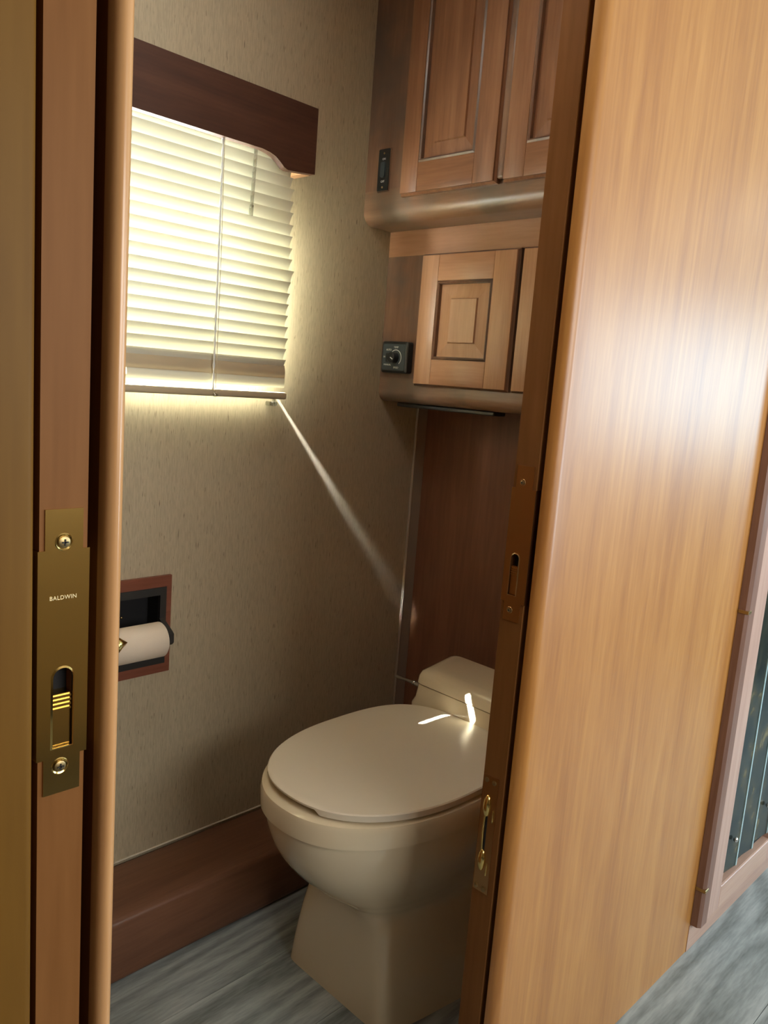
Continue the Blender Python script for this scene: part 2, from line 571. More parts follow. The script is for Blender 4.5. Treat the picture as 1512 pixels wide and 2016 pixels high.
# ---------------------------------------------------------------- pocket doors and their brass
def arch(u0, u1, v0, v1, n=10):
    r = (u1-u0)/2
    pts = [(u0, v0), (u1, v0)]
    for k in range(n+1):
        a = math.pi*k/n
        pts.append(((u0+u1)/2+r*math.cos(a), v1-r+r*math.sin(a)))
    return pts


def screw(fn, u, v, r, parent, cross=True):
    ang = [2*math.pi*k/16 for k in range(16)]
    rings = [[fn(u+rr*math.cos(a), v+rr*math.sin(a), ww) for a in ang] for rr, ww in ((r*1.0, 0.0008), (r*0.98, 0.0016), (r*0.6, 0.0022))]
    s = MB().loft(rings).build('screw', 'screw', parent, smooth=50)
    return s


def edge_pull(fn, door, z0, z1, zw0, zw1, hw_n, hw_w, sc, slot, mat, sdepth, name_on=False):
    """edge pull: narrow plate with wide wrapped waist, finger slide in an arched slot"""
    su0, su1, sv0, sv1, sdiv = slot
    # plate face with the slot left open: built as strips round the slot
    top = max(sv1, zw0)
    mb = MB()
    T = 0.0012

    def slab(pts):
        mb.prism(pts, fn, 0.0, T)
    slab([(-hw_n, z0), (hw_n, z0), (hw_n, zw0), (-hw_n, zw0)])
    slab([(-hw_n, zw1), (hw_n, zw1), (hw_n, z1), (-hw_n, z1)])
    slab([(-hw_w, zw0), (hw_w, zw0), (hw_w, sv0), (-hw_w, sv0)])
    slab([(-hw_w, sv1), (hw_w, sv1), (hw_w, zw1), (-hw_w, zw1)])
    r = (su1-su0)/2
    cu = (su0+su1)/2
    lpts, rpts = [(-hw_w, sv0), (su0, sv0)], [(hw_w, sv0), (su1, sv0)]
    for k in range(7):
        a = math.pi/2*k/6
        lpts.append((cu-r*math.cos(a), sv1-r+r*math.sin(a)))
        rpts.append((cu+r*math.cos(a), sv1-r+r*math.sin(a)))
    lpts.append((-hw_w, sv1))
    rpts.append((hw_w, sv1))
    slab(lpts)
    slab(rpts)
    # flanges folded onto both door faces
    for s in (-1, 1):
        a_, b_ = s*hw_w, s*(hw_w+0.0011)
        mb.prism([(a_, zw0), (b_, zw0), (b_, zw1), (a_, zw1)], fn, -0.013, T)
    p = mb.build('edge_pull', mat, door, label='polished brass edge pull')
    # raised lip of the slot
    lip = MB()
    out_ = arch(su0-0.0013, su1+0.0013, sv0-0.0013, sv1+0.0013)
    inn = arch(su0, su1, sv0, sv1)
    lip.loft([[fn(u, v, T) for u, v in out_], [fn(u, v, T+0.0009) for u, v in inn], [fn(u, v, T-0.001) for u, v in inn]], False, False)
    lip.build('slot_rim', mat, p, smooth=50)
    MB().prism(arch(su0-0.0005, su1+0.0005, sv0-0.0005, sv1+0.0005), fn, -sdepth-0.0005, -sdepth).build('slot_recess', 'dark', p)
    # finger slide with ridges
    sl = MB()
    sl.prism([(su0+0.0003, sv0), (su1-0.0003, sv0), (su1-0.0003, sdiv), (su0+0.0003, sdiv)], fn, -sdepth, -0.0006)
    for k in range(4):
        v = sdiv-0.0012-0.0032*k
        sl.prism([(su0+0.0004, v-0.0016), (su1-0.0004, v-0.0016), (su1-0.0004, v), (su0+0.0004, v)], fn, -0.0006, 0.0008)
    sl.build('finger_slide', mat, p)
    for (u, v, rr) in sc:
        ring = MB()
        ang = [2*math.pi*k/20 for k in range(20)]
        ring.loft([[fn(u+q*math.cos(a), v+q*math.sin(a), ww) for a in ang] for q, ww in ((rr*1.55, T), (rr*1.4, T+0.0005), (rr*1.05, T-0.0001))], False, False)
        ring.build('screw_dimple', mat, p, smooth=50)
        screw(lambda a, b_, c: fn(a, b_, c+T-0.0004), u, v, rr, p)
        cr = MB()
        for (du, dv) in ((0.55, 0.12), (0.12, 0.55)):
            cr.prism([(u-rr*du, v-rr*dv), (u+rr*du, v-rr*dv), (u+rr*du, v+rr*dv), (u-rr*du, v+rr*dv)], fn, T+0.0016, T+0.0025)
        cr.build('screw_cross', 'screw_slot', p)  # raised dark cross, shade of the screw recess put into colour
    if name_on:
        text('stamped_name', 'BALDWIN', 0.0042, lambda a, b_, c: fn(a-0.0005, b_+name_on, c+T+0.0001), 'stamp', p, 0.0002, 1.05)
    return p


def leaf(fn, hw, length, slot):
    """door leaf whose front edge carries a pocket for the finger slide"""
    mb = MB()
    a, b_, c, d = slot
    q = lambda u0, u1, v0, v1, w0, w1: mb.prism([(u0, v0), (u1, v0), (u1, v1), (u0, v1)], fn, w0, w1)
    q(-hw, hw, 0.012, 2.02, -length, -0.014)
    q(-hw, hw, 0.012, c, -0.014, 0)
    q(-hw, hw, d, 2.02, -0.014, 0)
    q(-hw, a, c, d, -0.014, 0)
    q(b_, hw, c, d, -0.014, 0)
    return mb


door1 = thing('door_1', (0.24, 0.9, 0.0), kind='structure')
fnL = lambda u, v, w_: Vector((0.2404+u, 0.5412-w_, v))
leaf(fnL, 0.0171, 0.82, (-0.0078, 0.0076, 0.859, 0.922)).build('door_leaf', 'door_wood', door1)
edge_pull(fnL, door1, 0.8245, 1.036, 0.8525, 1.007, 0.0135, 0.0174, [(-0.0003, 1.0125, 0.0042), (-0.0015, 0.8455, 0.0042)],
          (-0.0073, 0.0071, 0.8605, 0.9205, 0.9005), 'brass', 0.010, 0.9725)

door2 = thing('door_2', (1.6, 0.606, 0.0), kind='structure')
fnR = lambda u, v, w_: Vector((0.8912-w_, 0.6065-u, v))
leaf(fnR, 0.018, 0.88, (-0.009, 0.0045, 0.866, 0.926)).build('door_leaf', 'door_wood', door2)
edge_pull(fnR, door2, 0.831, 1.044, 0.857, 1.0135, 0.0133, 0.0183, [(-0.0030, 1.0215, 0.003), (-0.0030, 0.846, 0.003)],
          (-0.0085, 0.0040, 0.8675, 0.9245, 0.9075), 'brass_dull', 0.010)
# latch lower on the same door edge
lt = MB().prism([(-0.0165, 0.4235), (0.0095, 0.4235), (0.0095, 0.6015), (-0.0165, 0.6015)], fnR, 0.0, 0.0012)
latch = lt.build('latch_plate', 'brass_dull', door2, label='brass latch plate with hook slot')
for (u, v) in ((-0.0105, 0.5945), (0.0025, 0.594), (-0.0110, 0.4305), (0.0020, 0.4295)):
    screw(lambda a, b_, c: fnR(a, b_, c+0.0006), u, v, 0.0036, latch)
MB().prism([(-0.0062, 0.487), (-0.0030, 0.487), (-0.0030, 0.553), (-0.0062, 0.553)], fnR, 0.0008, 0.0016).build('hook_slot', 'dark', latch)  # dark strip laid on the plate, shade of the slot as colour
for nm, v0, rz in (('latch_cup', 0.556, 0.017), ('latch_cup', 0.472, 0.017)):
    c = fnR(-0.0058, v0, 0.001)
    MB().ellipsoid(c, 0.006, 0.0062, rz).build(nm, 'brass', latch, smooth=60)
MB().tube([fnR(-0.0073, 0.485, 0.0015), fnR(-0.0073, 0.515, 0.004), fnR(-0.0073, 0.548, 0.0015)], 0.0016, 8).build('latch_bar', 'brass', latch, smooth=60)
MB().tube([fnR(0.0052, 0.535, 0.0012), fnR(0.0060, 0.545, 0.0026), fnR(0.0054, 0.553, 0.0012)], 0.0012, 8).build('latch_tongue', 'brass', latch, smooth=60)
MB().tube([fnR(0.0030, 0.452, 0.0012), fnR(0.0042, 0.462, 0.0026), fnR(0.0034, 0.472, 0.0012)], 0.0012, 8).build('latch_tongue', 'brass', latch, smooth=60)

# brass hook on the inner side of the left partition
hk = MB()
ang = [2*math.pi*k/14 for k in range(14)]
hk.loft([[Vector((x, 0.562+r_*math.cos(a), 0.9215+r_*math.sin(a))) for a in ang] for x, r_ in ((0.2815, 0.0066), (0.287, 0.0072), (0.293, 0.0068), (0.2965, 0.004), (0.3015, 0.0004))])
tag(hk.build('door_catch', 'brass', smooth=50), 'small pointed brass door catch in front of the paper roll', 'catch')


# ---------------------------------------------------------------- blind
blind = thing('window_blind', (0.70, 1.362, 1.085), 'cream horizontal slat blind glowing with daylight in the window', 'blind')
BX0, BX1, BY = 0.345, 1.055, 1.343
MB().box(BX0, BX1, BY-0.006, BY+0.014, 1.617, 1.645, 0.002, 1).build('head_rail', 'rail_tan', blind)
tip = 1.613
k = 0
tips = []
while tip > 1.160:
    tips.append(tip)
    tip -= 0.0223
rnd = random.Random(4)


def slat(zt, tilt, x1, hole=None, rows=(1, 4), wid=0.0262, mat='slat', flip=1):
    """curved slat, top edge leaning to the room; hole = (x0, x1) of a gap cut in to let a sun streak through"""
    n = 7
    xs = sorted(set([BX0, 0.60, 0.70, 0.80, 0.9, 1.0, x1] + (list(hole) if hole else [])))
    mb = MB()
    rings = []
    for x in xs:
        r_ = []
        for q in range(n+1):
            t = q/n
            s = (t-0.5)*wid
            bow = 0.0028*(1-(2*t-1)**2)*flip
            r_.append(mb.bm.verts.new((x, BY-0.003+s*math.sin(tilt)+bow, zt-0.5*wid*math.cos(tilt)-s*math.cos(tilt))))
        rings.append(r_)
    for a, c in zip(rings, rings[1:]):
        xm = (a[0].co.x+c[0].co.x)/2
        for q in range(n):
            if hole and hole[0] < xm < hole[1] and rows[0] <= q <= rows[1]:
                continue
            mb.bm.faces.new((a[q], a[q+1], c[q+1], c[q]))
    return mb.build('slat', mat, blind, smooth=60)


for i, t in enumerate(tips):
    x1 = BX1 + rnd.uniform(-0.0015, 0.002) - 0.008*max(0, (t-1.38))/0.2
    slat(t + rnd.uniform(-0.0008, 0.0008), math.radians(24+rnd.uniform(-3, 3)), x1+(0.006 if abs(t-1.3425) < 0.012 else 0), hole=(0.600, 0.652) if 1.245 < t < 1.288 else None, rows=(3, 6) if t > 1.268 else (0, 3))  # gap added out of view to cast the sun streak on the tank
# the lowest slats stand the other way round
slat(1.1625, math.radians(12), BX1-0.001)
slat(1.1560, math.radians(-8), BX1+0.001, flip=-1, mat='rail_tan')
slat(1.1365, math.radians(-8), BX1+0.001, hole=(0.625, 0.703), flip=-1)  # gap added out of view to cast the sun streak on the lid
MB().box(BX0, BX1+0.004, BY-0.013, BY+0.011, 1.0865, 1.1005, 0.004, 3).build('bottom_rail', 'rail_tan', blind, smooth=50)
for cx in (0.878, 0.50):
    z = 1.10
    cord = MB()
    cord.tube([(cx+0.004, BY-0.0155, 1.093), (cx+0.004, BY-0.0155, 1.36), (cx, BY-0.0155, 1.62)], 0.0006, 6)
    cord.build('lift_cord', 'rail_tan', blind)
    lad = MB()
    pts_ = []
    q = 0
    while z < 1.62:
        pts_.append((cx-0.001+(0.0016 if q % 2 else -0.0006), BY-0.0150+(0.0034 if q % 2 else 0), z))
        z += 0.0113
        q += 1
    lad.tube(pts_, [0.0010 if i % 2 else 0.0024 for i in range(len(pts_))], 6)
    lad.build('ladder_cord', 'print', blind, smooth=60)
    MB().ellipsoid((cx+0.004, BY-0.0155, 1.0895), 0.006, 0.004, 0.0045).build('cord_button', 'acrylic', blind, smooth=60)
wd = MB()
wd.tube([(0.959, 1.338, 1.61), (0.952, 1.337, 1.450)], 0.0036, 8)
wd.tube([(0.952, 1.337, 1.453), (0.9512, 1.337, 1.433)], 0.0044, 8)
wd.build('tilt_wand', 'acrylic', blind, smooth=60)
br = MB().box(1.052, 1.074, 1.380, 1.3948, 1.070, 1.0795, 0.002, 2)
br.box(1.060, 1.066, 1.376, 1.382, 1.070, 1.0865, 0.001, 1)
tag(br.build('hold_down_bracket', 'acrylic'), 'tiny clear plastic bracket under the right end of the blind', 'bracket')

# valance
VY = 1.318
prof = [(0.300, 1.661), (1.088, 1.661), (1.088, 1.537), (1.029, 1.531), (1.020, 1.5305)]
for xx, zz in ((1.011, 1.5335), (1.001, 1.541), (0.990, 1.548), (0.976, 1.5525), (0.958, 1.555), (0.940, 1.555), (0.46, 1.554), (0.44, 1.553), (0.415, 1.547), (0.398, 1.540), (0.386, 1.5335), (0.376, 1.531), (0.300, 1.535)):
    prof.append((xx, zz))
val = thing('window_valance', (0.70, VY, 1.535), 'dark cherry wood valance with scrolled lower edge above the blind', 'valance')
MB().prism(prof, lambda u, v, w_: Vector((u, w_, v)), VY, VY+0.016).build('face_board', 'valance', val)
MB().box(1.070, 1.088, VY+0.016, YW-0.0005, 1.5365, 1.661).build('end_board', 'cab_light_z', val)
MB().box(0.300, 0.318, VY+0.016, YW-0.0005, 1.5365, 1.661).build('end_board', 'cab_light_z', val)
MB().box(0.318, 1.070, VY+0.016, YW-0.0005, 1.647, 1.661).build('top_board', 'valance', val)


# ---------------------------------------------------------------- cabinets
def panel_door(name, parent, X, y0, y1, z0, z1, oy0, oy1, oz0, oz1, iy0, iy1, iz0, iz1, mz, my, mp, th=0.018):
    """overlay door facing -X: two stiles, two rails, bead, raised panel. y0>y1 (left to right)"""
    d = MB().box(X+0.0125, X+th, y1, y0, z0, z1).build(name, mz, parent)

    def bar(nm, a, b_, c, e, mat):
        MB().box(X, X+th*0.7, min(a, b_), max(a, b_), c, e, 0.0012, 2).build(nm, mat, d, smooth=40)
    bar('stile', y0, oy0, z0, z1, mz)
    bar('stile', oy1, y1, z0, z1, mz)
    bar('rail', oy0, oy1, z0, oz0, my)
    bar('rail', oy0, oy1, oz1, z1, my)
    # half-round bead just inside the frame, then the fielded panel
    rect = lambda i: [(oy0-i, oz0+i), (oy1+i, oz0+i), (oy1+i, oz1-i), (oy0-i, oz1-i)]
    b = MB()
    b.loft([[Vector((xx, p[0], p[1])) for p in rect(i)] for i, xx in ((0, X+0.001), (0.0035, X-0.0012), (0.0065, X+0.001), (0.0075, X+0.0085))], False, False)
    b.build('bead', 'frame_z', d, smooth=30)
    b = MB()
    r0 = rect(0.0075)
    r1 = [(iy0, iz0), (iy1, iz0), (iy1, iz1), (iy0, iz1)]
    r2 = [(iy0-0.002, iz0+0.002), (iy1+0.002, iz0+0.002), (iy1+0.002, iz1-0.002), (iy0-0.002, iz1-0.002)]
    b.loft([[Vector((X+0.0085, p[0], p[1])) for p in r0], [Vector((X+0.0045, p[0], p[1])) for p in r1], [Vector((X+0.001, p[0], p[1])) for p in r2]], False, True)
    b.build('raised_panel', mp, d)
    # routed outer edge
    e = MB()
    o_ = [(y0+0.004, z0-0.004), (y1-0.004, z0-0.004), (y1-0.004, z1+0.004), (y0+0.004, z1+0.004)]
    i_ = [(y0, z0), (y1, z0), (y1, z1), (y0, z1)]
    e.loft([[Vector((X+0.0175, p[0], p[1])) for p in o_], [Vector((X+0.009, p[0], p[1])) for p in o_], [Vector((X+0.0045, p[0], p[1])) for p in i_]], False, False)
    e.build('edge_moulding', 'cab_z' if mz == 'cab_z' else 'frame_z', d)
    return d


def rounded_front(X, zb, zt, rad, back, y0, y1, mb):
    """profile in x,z with a rounded lower front edge, run along y"""
    p = [(X, zt)]
    for k in range(9):
        a = math.radians(180+90*k/8)
        p.append((X+rad+rad*math.cos(a), zb+rad+rad*math.sin(a)))
    p += [(back, zb), (back, zt)]
    return mb.loft([[Vector((u, y0, v)) for u, v in p], [Vector((u, y1, v)) for u, v in p]])


CY1 = 0.646
upper = thing('upper_cabinet', (1.43, 1.02, 1.485), 'upper cherry wall cabinet with tall raised-panel doors above the toilet', 'cabinet')
mb = MB()
rounded_front(1.300, 1.485, 1.555, 0.028, 1.572, YW-0.001, CY1, mb)
mb.build('bottom_rail', 'frame_y', upper, smooth=40)
MB().box(1.300, 1.572, 1.262, YW-0.001, 1.555, ZT-0.002).build('corner_stile', 'frame_z', upper)
MB().box(1.305, 1.572, CY1, 1.262, 1.555, ZT-0.002).build('body', 'cab_z', upper)
panel_door('door', upper, 1.282, 1.268, 1.020, 1.536, 2.04, 1.221, 1.071, 1.594, 1.99, 1.182, 1.101, 1.628, 1.955, 'cab_z', 'cab_y', 'cab_z')
panel_door('door', upper, 1.282, 0.996, 0.748, 1.536, 2.04, 0.949, 0.799, 1.594, 1.99, 0.910, 0.829, 1.628, 1.955, 'cab_z', 'cab_y', 'cab_z')
MB().box(1.288, 1.2995, 0.999, 1.017, 1.540, 2.04, 0.005, 3).build('centre_bead', 'frame_z', upper, smooth=50)

lower = thing('lower_cabinet', (1.48, 1.02, 1.093), 'shallow lower cherry cabinet with small square raised-panel doors over the toilet', 'cabinet')
mb = MB()
rounded_front(1.390, 1.093, 1.150, 0.024, 1.572, YW-0.001, CY1, mb)
mb.build('bottom_rail', 'frame_y', lower, smooth=40)
MB().box(1.390, 1.572, 1.262, YW-0.001, 1.150, 1.428).build('corner_stile', 'frame_z', lower)
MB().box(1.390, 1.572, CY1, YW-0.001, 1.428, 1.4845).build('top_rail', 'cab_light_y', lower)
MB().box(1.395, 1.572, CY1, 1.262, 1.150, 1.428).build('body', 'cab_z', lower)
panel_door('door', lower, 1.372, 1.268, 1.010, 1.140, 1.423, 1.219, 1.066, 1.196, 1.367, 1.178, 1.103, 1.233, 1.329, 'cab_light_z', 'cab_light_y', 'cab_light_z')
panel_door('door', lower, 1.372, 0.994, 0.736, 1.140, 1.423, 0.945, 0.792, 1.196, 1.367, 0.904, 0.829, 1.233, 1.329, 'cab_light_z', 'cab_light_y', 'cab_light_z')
tag(MB().box(1.412, 1.455, 1.06, 1.352, 1.083, 1.0925, 0.002, 1).build('cabinet_light', 'blackplastic'), 'thin black light bar under the lower cabinet', 'light bar')

# fan control on the lower cabinet
fc = thing('fan_control', (1.39, 1.335, 1.162), 'square black control panel with dial and white print on the lower cabinet', 'control panel')
fF = lambda u, v, w_: Vector((1.3895-w_, 1.3335-u, 1.197+v))
MB().loft([[fF(u, v, 0.0) for u, v in rrect(-0.042, 0.042, -0.036, 0.036, 0.006)], [fF(u, v, 0.016) for u, v in rrect(-0.042, 0.042, -0.036, 0.036, 0.006)],
           [fF(u, v, 0.0185) for u, v in rrect(-0.039, 0.039, -0.033, 0.033, 0.005)]]).build('housing', 'blackplastic', fc, smooth=40)
MB().prism(rrect(-0.036, 0.036, -0.030, 0.030, 0.004), fF, 0.0183, 0.0192).build('face_plate', 'slate', fc)
kn = MB()
kn.loft([[fF(0.004+rr*math.cos(2*math.pi*k/24), -0.001+rr*math.sin(2*math.pi*k/24), ww) for k in range(24)] for rr, ww in ((0.0125, 0.0190), (0.0120, 0.034), (0.0105, 0.0355))])
knob = kn.build('dial_knob', 'blackplastic', fc, smooth=40)
MB().prism([(0.004, -0.002), (0.0115, -0.0062), (0.0125, -0.0045), (0.005, -0.0002)], fF, 0.0355, 0.0359).build('pointer', 'print', knob)
MB().prism(rrect(-0.025, -0.015, -0.012, 0.009, 0.003), fF, 0.019, 0.0205).build('rocker', 'blackplastic', fc)
arc = []
for rr in (0.0170, 0.0186):
    arc.append([(0.006+rr*math.cos(math.radians(a)), -0.001+rr*math.sin(math.radians(a))) for a in range(-50, 131, 12)])
MB().prism(arc[0]+arc[1][::-1], fF, 0.0191, 0.0194).build('dial_scale', 'print', fc)
for body, u, v, sz in (('TEMP', 0.006, 0.0225, 0.0062), ('AUTO', -0.017, 0.0165, 0.0062), ('IN', -0.0305, 0.000, 0.0058), ('MANUAL', -0.0190, -0.0180, 0.0058), ('SPEED', 0.009, -0.0240, 0.0062)):
    text('print', body, sz, lambda a, b_, c, u=u, v=v: fF(a+u, b_+v, c+0.0195), 'print', fc)

# slim switch on the upper cabinet
sw = thing('rocker_switch', (1.30, 1.336, 1.552), 'slim black rocker switch plate on the upper cabinet stile', 'switch')
fS = lambda u, v, w_: Vector((1.2998-w_, 1.3365-u, 1.596+v))
MB().prism(rrect(-0.0185, 0.0185, -0.0455, 0.0455, 0.002), fS, 0.0, 0.0015).build('backing_plate', 'frame_z', sw)
MB().prism(rrect(-0.0165, 0.0165, -0.0435, 0.0435, 0.002), fS, 0.0005, 0.004).build('face_plate', 'blackplastic', sw)
MB().loft([[fS(u, v, ww) for u, v in rrect(-0.0065, 0.0065, -0.016, 0.016, 0.004)] for ww in (0.004, 0.0075)]).build('rocker', 'slate', sw, smooth=50)
text('print', 'ON', 0.0065, lambda a, b_, c: fS(a, b_+0.0225, c+0.0042), 'print', sw)
text('print', 'OFF', 0.0065, lambda a, b_, c: fS(a, b_-0.0245, c+0.0042), 'print', sw)
for v in (0.0345, -0.0365):
    screw(lambda a, b_, c: fS(a, b_, c+0.0032), 0, v, 0.0022, sw)

# ---------------------------------------------------------------- toilet
TY = 0.957
toilet = thing('toilet', (1.15, TY, 0.0), 'bone coloured porcelain toilet with closed lid and flared pedestal', 'toilet')
NT = 120


def contour(z, x0, x1, cx, hw, n, k=0.0, n2=None):
    pts_ = []
    for i in range(NT):
        a = 2*math.pi*i/NT
        c, s = math.cos(a), math.sin(a)
        e = 2.0/(n if c < 0 else (n2 or n))
        x = cx+(cx-x0 if c < 0 else x1-cx)*math.copysign(abs(c)**e, c)
        y = hw*math.copysign(abs(s)**e, s)
        y *= 1+k*min(max(x-x0, 0), 0.22)
        pts_.append(Vector((x, TY+y, z)))
    return pts_


def smooth_levels(levels, sub=4):
    """Catmull-Rom through the given parameter rows"""
    res = []
    n = len(levels)
    for i in range(n-1):
        p0, p1, p2, p3 = levels[max(i-1, 0)], levels[i], levels[i+1], levels[min(i+2, n-1)]
        for q in range(sub):
            t = q/sub
            res.append([0.5*((2*b)+(-a+c)*t+(2*a-5*b+4*c-d)*t*t+(-a+3*b-3*c+d)*t**3) for a, b, c, d in zip(p0, p1, p2, p3)])
    res.append(levels[-1])
    return res


lv = [  # z, x0, x1, cx, hw, n, taper
    (0.000, 0.945, 1.46, 1.22, 0.135, 16, 1.5),
    (0.060, 0.949, 1.46, 1.22, 0.128, 16, 1.3),
    (0.120, 0.953, 1.46, 1.22, 0.121, 13, 1.1),
    (0.165, 0.957, 1.45, 1.20, 0.117, 9, 0.9),
    (0.195, 0.950, 1.44, 1.18, 0.118, 4.5, 0.6),
    (0.218, 0.924, 1.42, 1.15, 0.128, 3.2, 0.3),
    (0.245, 0.888, 1.40, 1.12, 0.143, 2.6, 0.1),
    (0.280, 0.853, 1.38, 1.10, 0.161, 2.3, 0.0),
    (0.320, 0.826, 1.36, 1.09, 0.175, 2.2, 0.0),
    (0.360, 0.811, 1.35, 1.085, 0.182, 2.2, 0.0),
    (0.388, 0.807, 1.34, 1.08, 0.184, 2.2, 0.0),
]
MB().loft([contour(*r_) for r_ in smooth_levels([list(q) for q in lv])]).build('bowl', 'porcelain', toilet, smooth=55)
rim = [(0.3885, 0.806, 1.335, 1.08, 0.184, 2.2), (0.3895, 0.7985, 1.34, 1.08, 0.1905, 2.2), (0.420, 0.7975, 1.34, 1.08, 0.1915, 2.2), (0.4275, 0.8000, 1.33, 1.08, 0.189, 2.2), (0.4305, 0.808, 1.32, 1.08, 0.181, 2.2)]
MB().loft([contour(*r_) for r_ in rim]).build('seat_ring', 'porcelain', toilet, smooth=35)


def lidring(z, ins, notch=0.0):
    c = contour(z, 0.8135+ins, 1.300-ins*0.5, 1.075, 0.186-ins, 2.25, 0.0, 3.2)
    for i, p in enumerate(c):
        a = 360*i/NT
        if notch and 150 < a < 196:
            p.z += notch
    return c


MB().loft([lidring(0.4345, 0.006, 0.0075), lidring(0.4350, 0.0005, 0.0075), lidring(0.4455, 0.0, 0.0005), lidring(0.4475, 0.002), lidring(0.4480, 0.010), lidring(0.4500, 0.05), lidring(0.4510, 0.11)]).build('lid', 'seat', toilet, smooth=38)
for sy in (-1, 1):
    MB().box(1.262, 1.292, TY+sy*0.072-0.016, TY+sy*0.072+0.016, 0.430, 0.4475, 0.004, 2).build('hinge', 'seat', toilet, smooth=40)


def tankring(z, xf, xb, hf, hb, r, off=0.0):
    P = [(xf-off, hf+off), (xb+off, hb+off), (xb+off, -hb-off), (xf-off, -hf-off)]
    res = []
    n = len(P)
    for i in range(n):
        p, a, c = Vector(P[i]), Vector(P[i-1]), Vector(P[(i+1) % n])
        u, v = (a-p).normalized(), (c-p).normalized()
        for k in range(7):
            t = k/6
            q = (p+u*r)*(1-t)**2+p*2*t*(1-t)+(p+v*r)*t**2
            res.append(Vector((q.x, TY+q.y, z)))
    return res


MB().loft([tankring(0.30, 1.30, 1.47, 0.155, 0.185, 0.03), tankring(0.425, 1.296, 1.47, 0.176, 0.196, 0.025), tankring(0.436, 1.294, 1.468, 0.174, 0.195, 0.025), tankring(0.450, 1.299, 1.465, 0.167, 0.192, 0.022), tankring(0.4815, 1.302, 1.46, 0.163, 0.189, 0.022)]).build('tank', 'porcelain', toilet, smooth=45)
MB().loft([tankring(0.4830, 1.302, 1.46, 0.163, 0.189, 0.022, -0.004), tankring(0.4845, 1.300, 1.46, 0.165, 0.190, 0.022), tankring(0.500, 1.302, 1.46, 0.163, 0.189, 0.022), tankring(0.509, 1.306, 1.457, 0.159, 0.186, 0.022), tankring(0.5145, 1.315, 1.452, 0.150, 0.178, 0.022), tankring(0.5165, 1.332, 1.445, 0.138, 0.168, 0.02)]).build('tank_lid', 'porcelain', toilet, smooth=60)
lvr = MB()
lvr.tube([(1.330, TY+0.160, 0.4655), (1.330, TY+0.190, 0.466)], 0.0055, 12)
lvr.ellipsoid((1.330, TY+0.192, 0.466), 0.0065, 0.006, 0.0065)
lvr.tube([(1.330, TY+0.196, 0.466), (1.331, TY+0.225, 0.4645), (1.333, TY+0.252, 0.4625)], [0.004, 0.0034, 0.0045], 10)
lvr.build('flush_lever', 'chrome', toilet, smooth=60)

# ---------------------------------------------------------------- paper holder and roll
hold = thing('paper_holder', (0.745, YW, 0.524), 'recessed black paper holder with reddish wood surround in the beige wall', 'paper holder')
HX0, HX1, HZ0, HZ1 = 0.650, 0.838, 0.5245, 0.7255


def ring_frame(mb, a, b_, c, d, e, f, g, h, y0, y1):
    o_ = [(a, c), (b_, c), (b_, d), (a, d)]
    i_ = [(e, g), (f, g), (f, h), (e, h)]
    mb.loft([[Vector((u, yy, v)) for u, v in q] for q, yy in ((o_, y1), (o_, y0), (i_, y0), (i_, y1))], False, False)
    return mb


ring_frame(MB(), HX0, HX1, HZ0, HZ1, 0.663, 0.826, 0.544, 0.703, YW-0.008, YW-0.0003).build('wood_surround', 'red_plate', hold)
ring_frame(MB(), 0.663, 0.826, 0.544, 0.703, 0.675, 0.8125, 0.5585, 0.687, YW-0.010, YW-0.0003).build('flange', 'blacksatin', hold)
rc = MB()
rc.box(0.6735, 0.8145, YW+0.040, YW+0.043, 0.5575, 0.6885)
for a in ((0.673, 0.675, 0.5575, 0.6885), (0.813, 0.8150, 0.5575, 0.6885), (0.673, 0.815, 0.557, 0.5585), (0.673, 0.815, 0.687, 0.6890)):
    rc.box(a[0], a[1], YW-0.009, YW+0.043, a[2], a[3])
rc.build('recess_box', 'dark', hold)
for xa in (0.6725, 0.8155):
    am = MB()
    s = 1 if xa > 0.7 else -1
    pts_ = [(YW-0.010, 0.640), (YW-0.010, 0.600), (YW-0.046, 0.594), (YW-0.052, 0.600), (YW-0.052, 0.617), (YW-0.045, 0.622)]
    am.prism(pts_, lambda u, v, w_: Vector((w_, u, v)), xa-0.005, xa+0.005)
    am.build('arm', 'blacksatin', hold)
MB().tube([(0.6775, 1.3535, 0.608), (0.8105, 1.3535, 0.608)], 0.009, 14).build('spindle', 'blacksatin', hold, smooth=50)
MB().ellipsoid((0.756, YW+0.0395, 0.636), 0.003, 0.002, 0.003).build('screw', 'screw', hold, smooth=60)
rl = thing('paper_roll', (0.742, 1.3535, 0.573), 'nearly used up white toilet paper roll on the holder', 'toilet paper')
b = MB()
rr_ = [(0.012, 0.688), (0.0325, 0.688), (0.0345, 0.690), (0.0345, 0.796), (0.0325, 0.798), (0.012, 0.798)]
b.loft([[Vector((x, 1.3535+r_*math.cos(2*math.pi*k/40), 0.608+r_*math.sin(2*math.pi*k/40))) for k in range(40)] for r_, x in rr_+[rr_[0]]], False, False)
b.build('paper', 'paper', rl, smooth=50)
b = MB()
b.loft([[Vector((x, 1.3535+r_*math.cos(2*math.pi*k/24), 0.608+r_*math.sin(2*math.pi*k/24))) for k in range(24)] for r_, x in ((0.0122, 0.6878), (0.0122, 0.7982), (0.0105, 0.7982), (0.0105, 0.6878), (0.0122, 0.6878))], False, False)
b.build('core', 'rail_tan', rl, smooth=50)

# ---------------------------------------------------------------- framed panel on the aisle side
pd = thing('access_door', (1.84, 0.552, 0.065), 'pinkish wood framed access door with dark marbled upright slats near the floor', 'door')
DX0, DX1, DZ0, DZ1 = 1.602, 2.085, 0.062, 1.25
FY = 0.5435
OX0, OX1, OZ0, OZ1 = 1.700, 1.985, 0.118, 1.19


def stile(nm, a, b_, z0, z1, mat):
    return MB().box(a, b_, FY, 0.5615, z0, z1, 0.001, 1).build(nm, mat, pd)


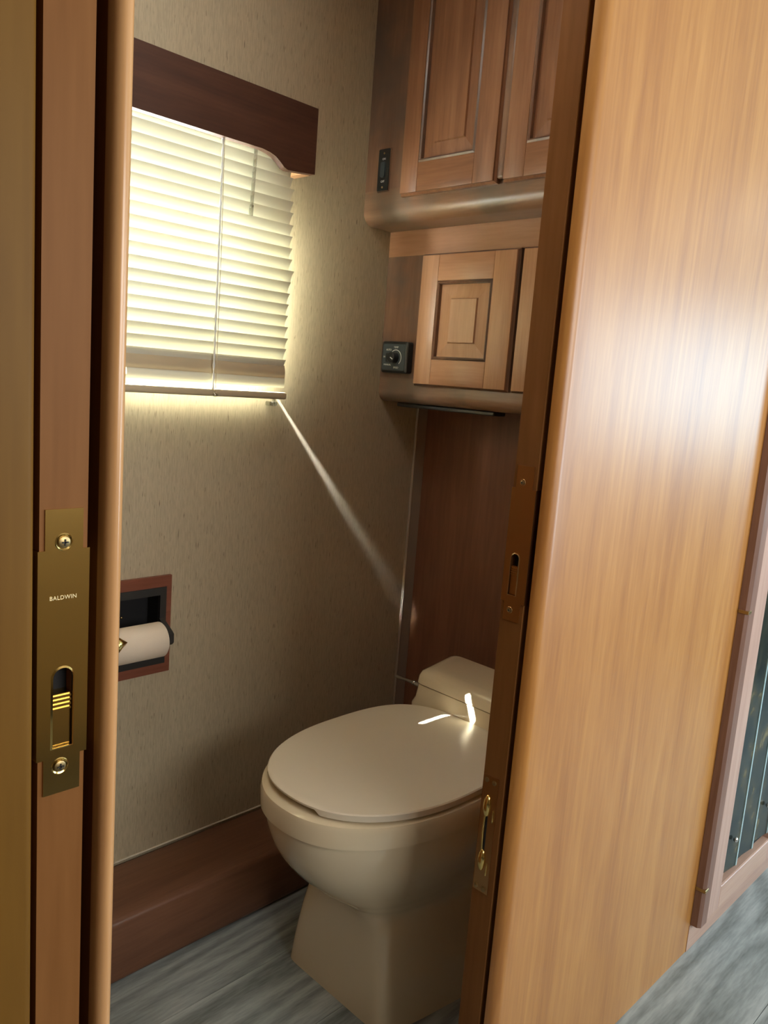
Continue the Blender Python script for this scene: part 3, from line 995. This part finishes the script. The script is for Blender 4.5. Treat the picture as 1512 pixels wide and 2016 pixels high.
hs = MB()
hs.prism([(DX0, 0.5615), (DX0, FY+0.004), (DX0+0.006, FY-0.002), (DX0+0.034, FY-0.002), (DX0+0.036, FY), (DX0+0.036, 0.5615)], XY, DZ0, DZ1)
hs.build('edge_strip', 'brown_edge', pd)
stile('stile', DX0+0.036, OX0, DZ0+0.004, DZ1, 'pink_wood')
stile('stile', OX1, DX1, DZ0+0.004, DZ1, 'pink_wood')
stile('rail', OX0, OX1, DZ0+0.004, OZ0, 'pink_wood_x')
stile('rail', OX0, OX1, OZ1, DZ1, 'pink_wood_x')
MB().box(OX0, OX1, FY+0.002, 0.5612, OZ0, OZ0+0.004).build('sill_bead', 'pink_wood_x', pd)
MB().box(OX0, OX1, 0.5605, 0.5617, OZ0, OZ1).build('backing', 'dark', pd)
for z in (0.748, 0.148):
    h = MB()
    h.box(DX0-0.002, DX0+0.014, FY-0.0035, 0.5612, z-0.0035, z+0.0035, 0.0008, 1)
    h.build('hinge_pin', 'screw', pd)
pw = 0.0985
for k in range(3):
    x0 = OX0+0.001+k*0.0945
    sl = MB()
    prof_ = [(x0, 0.5590), (x0+0.090, 0.5505), (x0+0.0905, 0.5520), (x0+0.0005, 0.5604)]
    sl.prism(prof_, XY, OZ0+0.010+0.004*k, OZ1-0.002)
    s_ = sl.build('upright_slat', 'marble', pd)
    MB().prism([(x0+0.0885, 0.5490), (x0+0.0930, 0.5490), (x0+0.0935, 0.5525), (x0+0.0885, 0.5525)], XY, OZ0+0.010+0.004*k, OZ1-0.002).build('bright_edge', 'glass_edge', s_)
for (x, z) in ((1.757, 0.205), (1.945, 0.222)):
    MB().ellipsoid((x, 0.547, z), 0.006, 0.005, 0.006).build('clip', 'chrome', pd, smooth=60)

# unseen roof vents, added to go with the two overhead fill lamps
for VX, VYY, lab in ((3.95, -0.48, 'unseen square white roof vent added in the aisle ceiling'), (0.60, 0.86, 'unseen square white roof vent added above the toilet')):
    rv = thing('added_roof_vent', (VX, VYY, ZT-0.02), lab, 'vent')
    fr = MB()
    for a in ((-0.22, -0.185, -0.22, 0.22), (0.185, 0.22, -0.22, 0.22), (-0.185, 0.185, -0.22, -0.185), (-0.185, 0.185, 0.185, 0.22)):
        fr.box(VX+a[0], VX+a[1], VYY+a[2], VYY+a[3], ZT-0.02, ZT-0.0005, 0.003, 1)
    fr.build('vent_frame', 'print', rv)
    MB().box(VX-0.185, VX+0.185, VYY-0.185, VYY+0.185, ZT-0.008, ZT-0.002).build('vent_lid', 'acrylic', rv)

# tiny added lamp standing in for sunlight bent along the wall by the bracket
lamp('bracket_glint_lamp', 'AREA', (1.082, YW-0.0065, 1.088), (0.866, 0.040, -1.0), 0.027, (0.92, 0.96, 1.0), (0.016, 0.006), spread=math.radians(6.0))
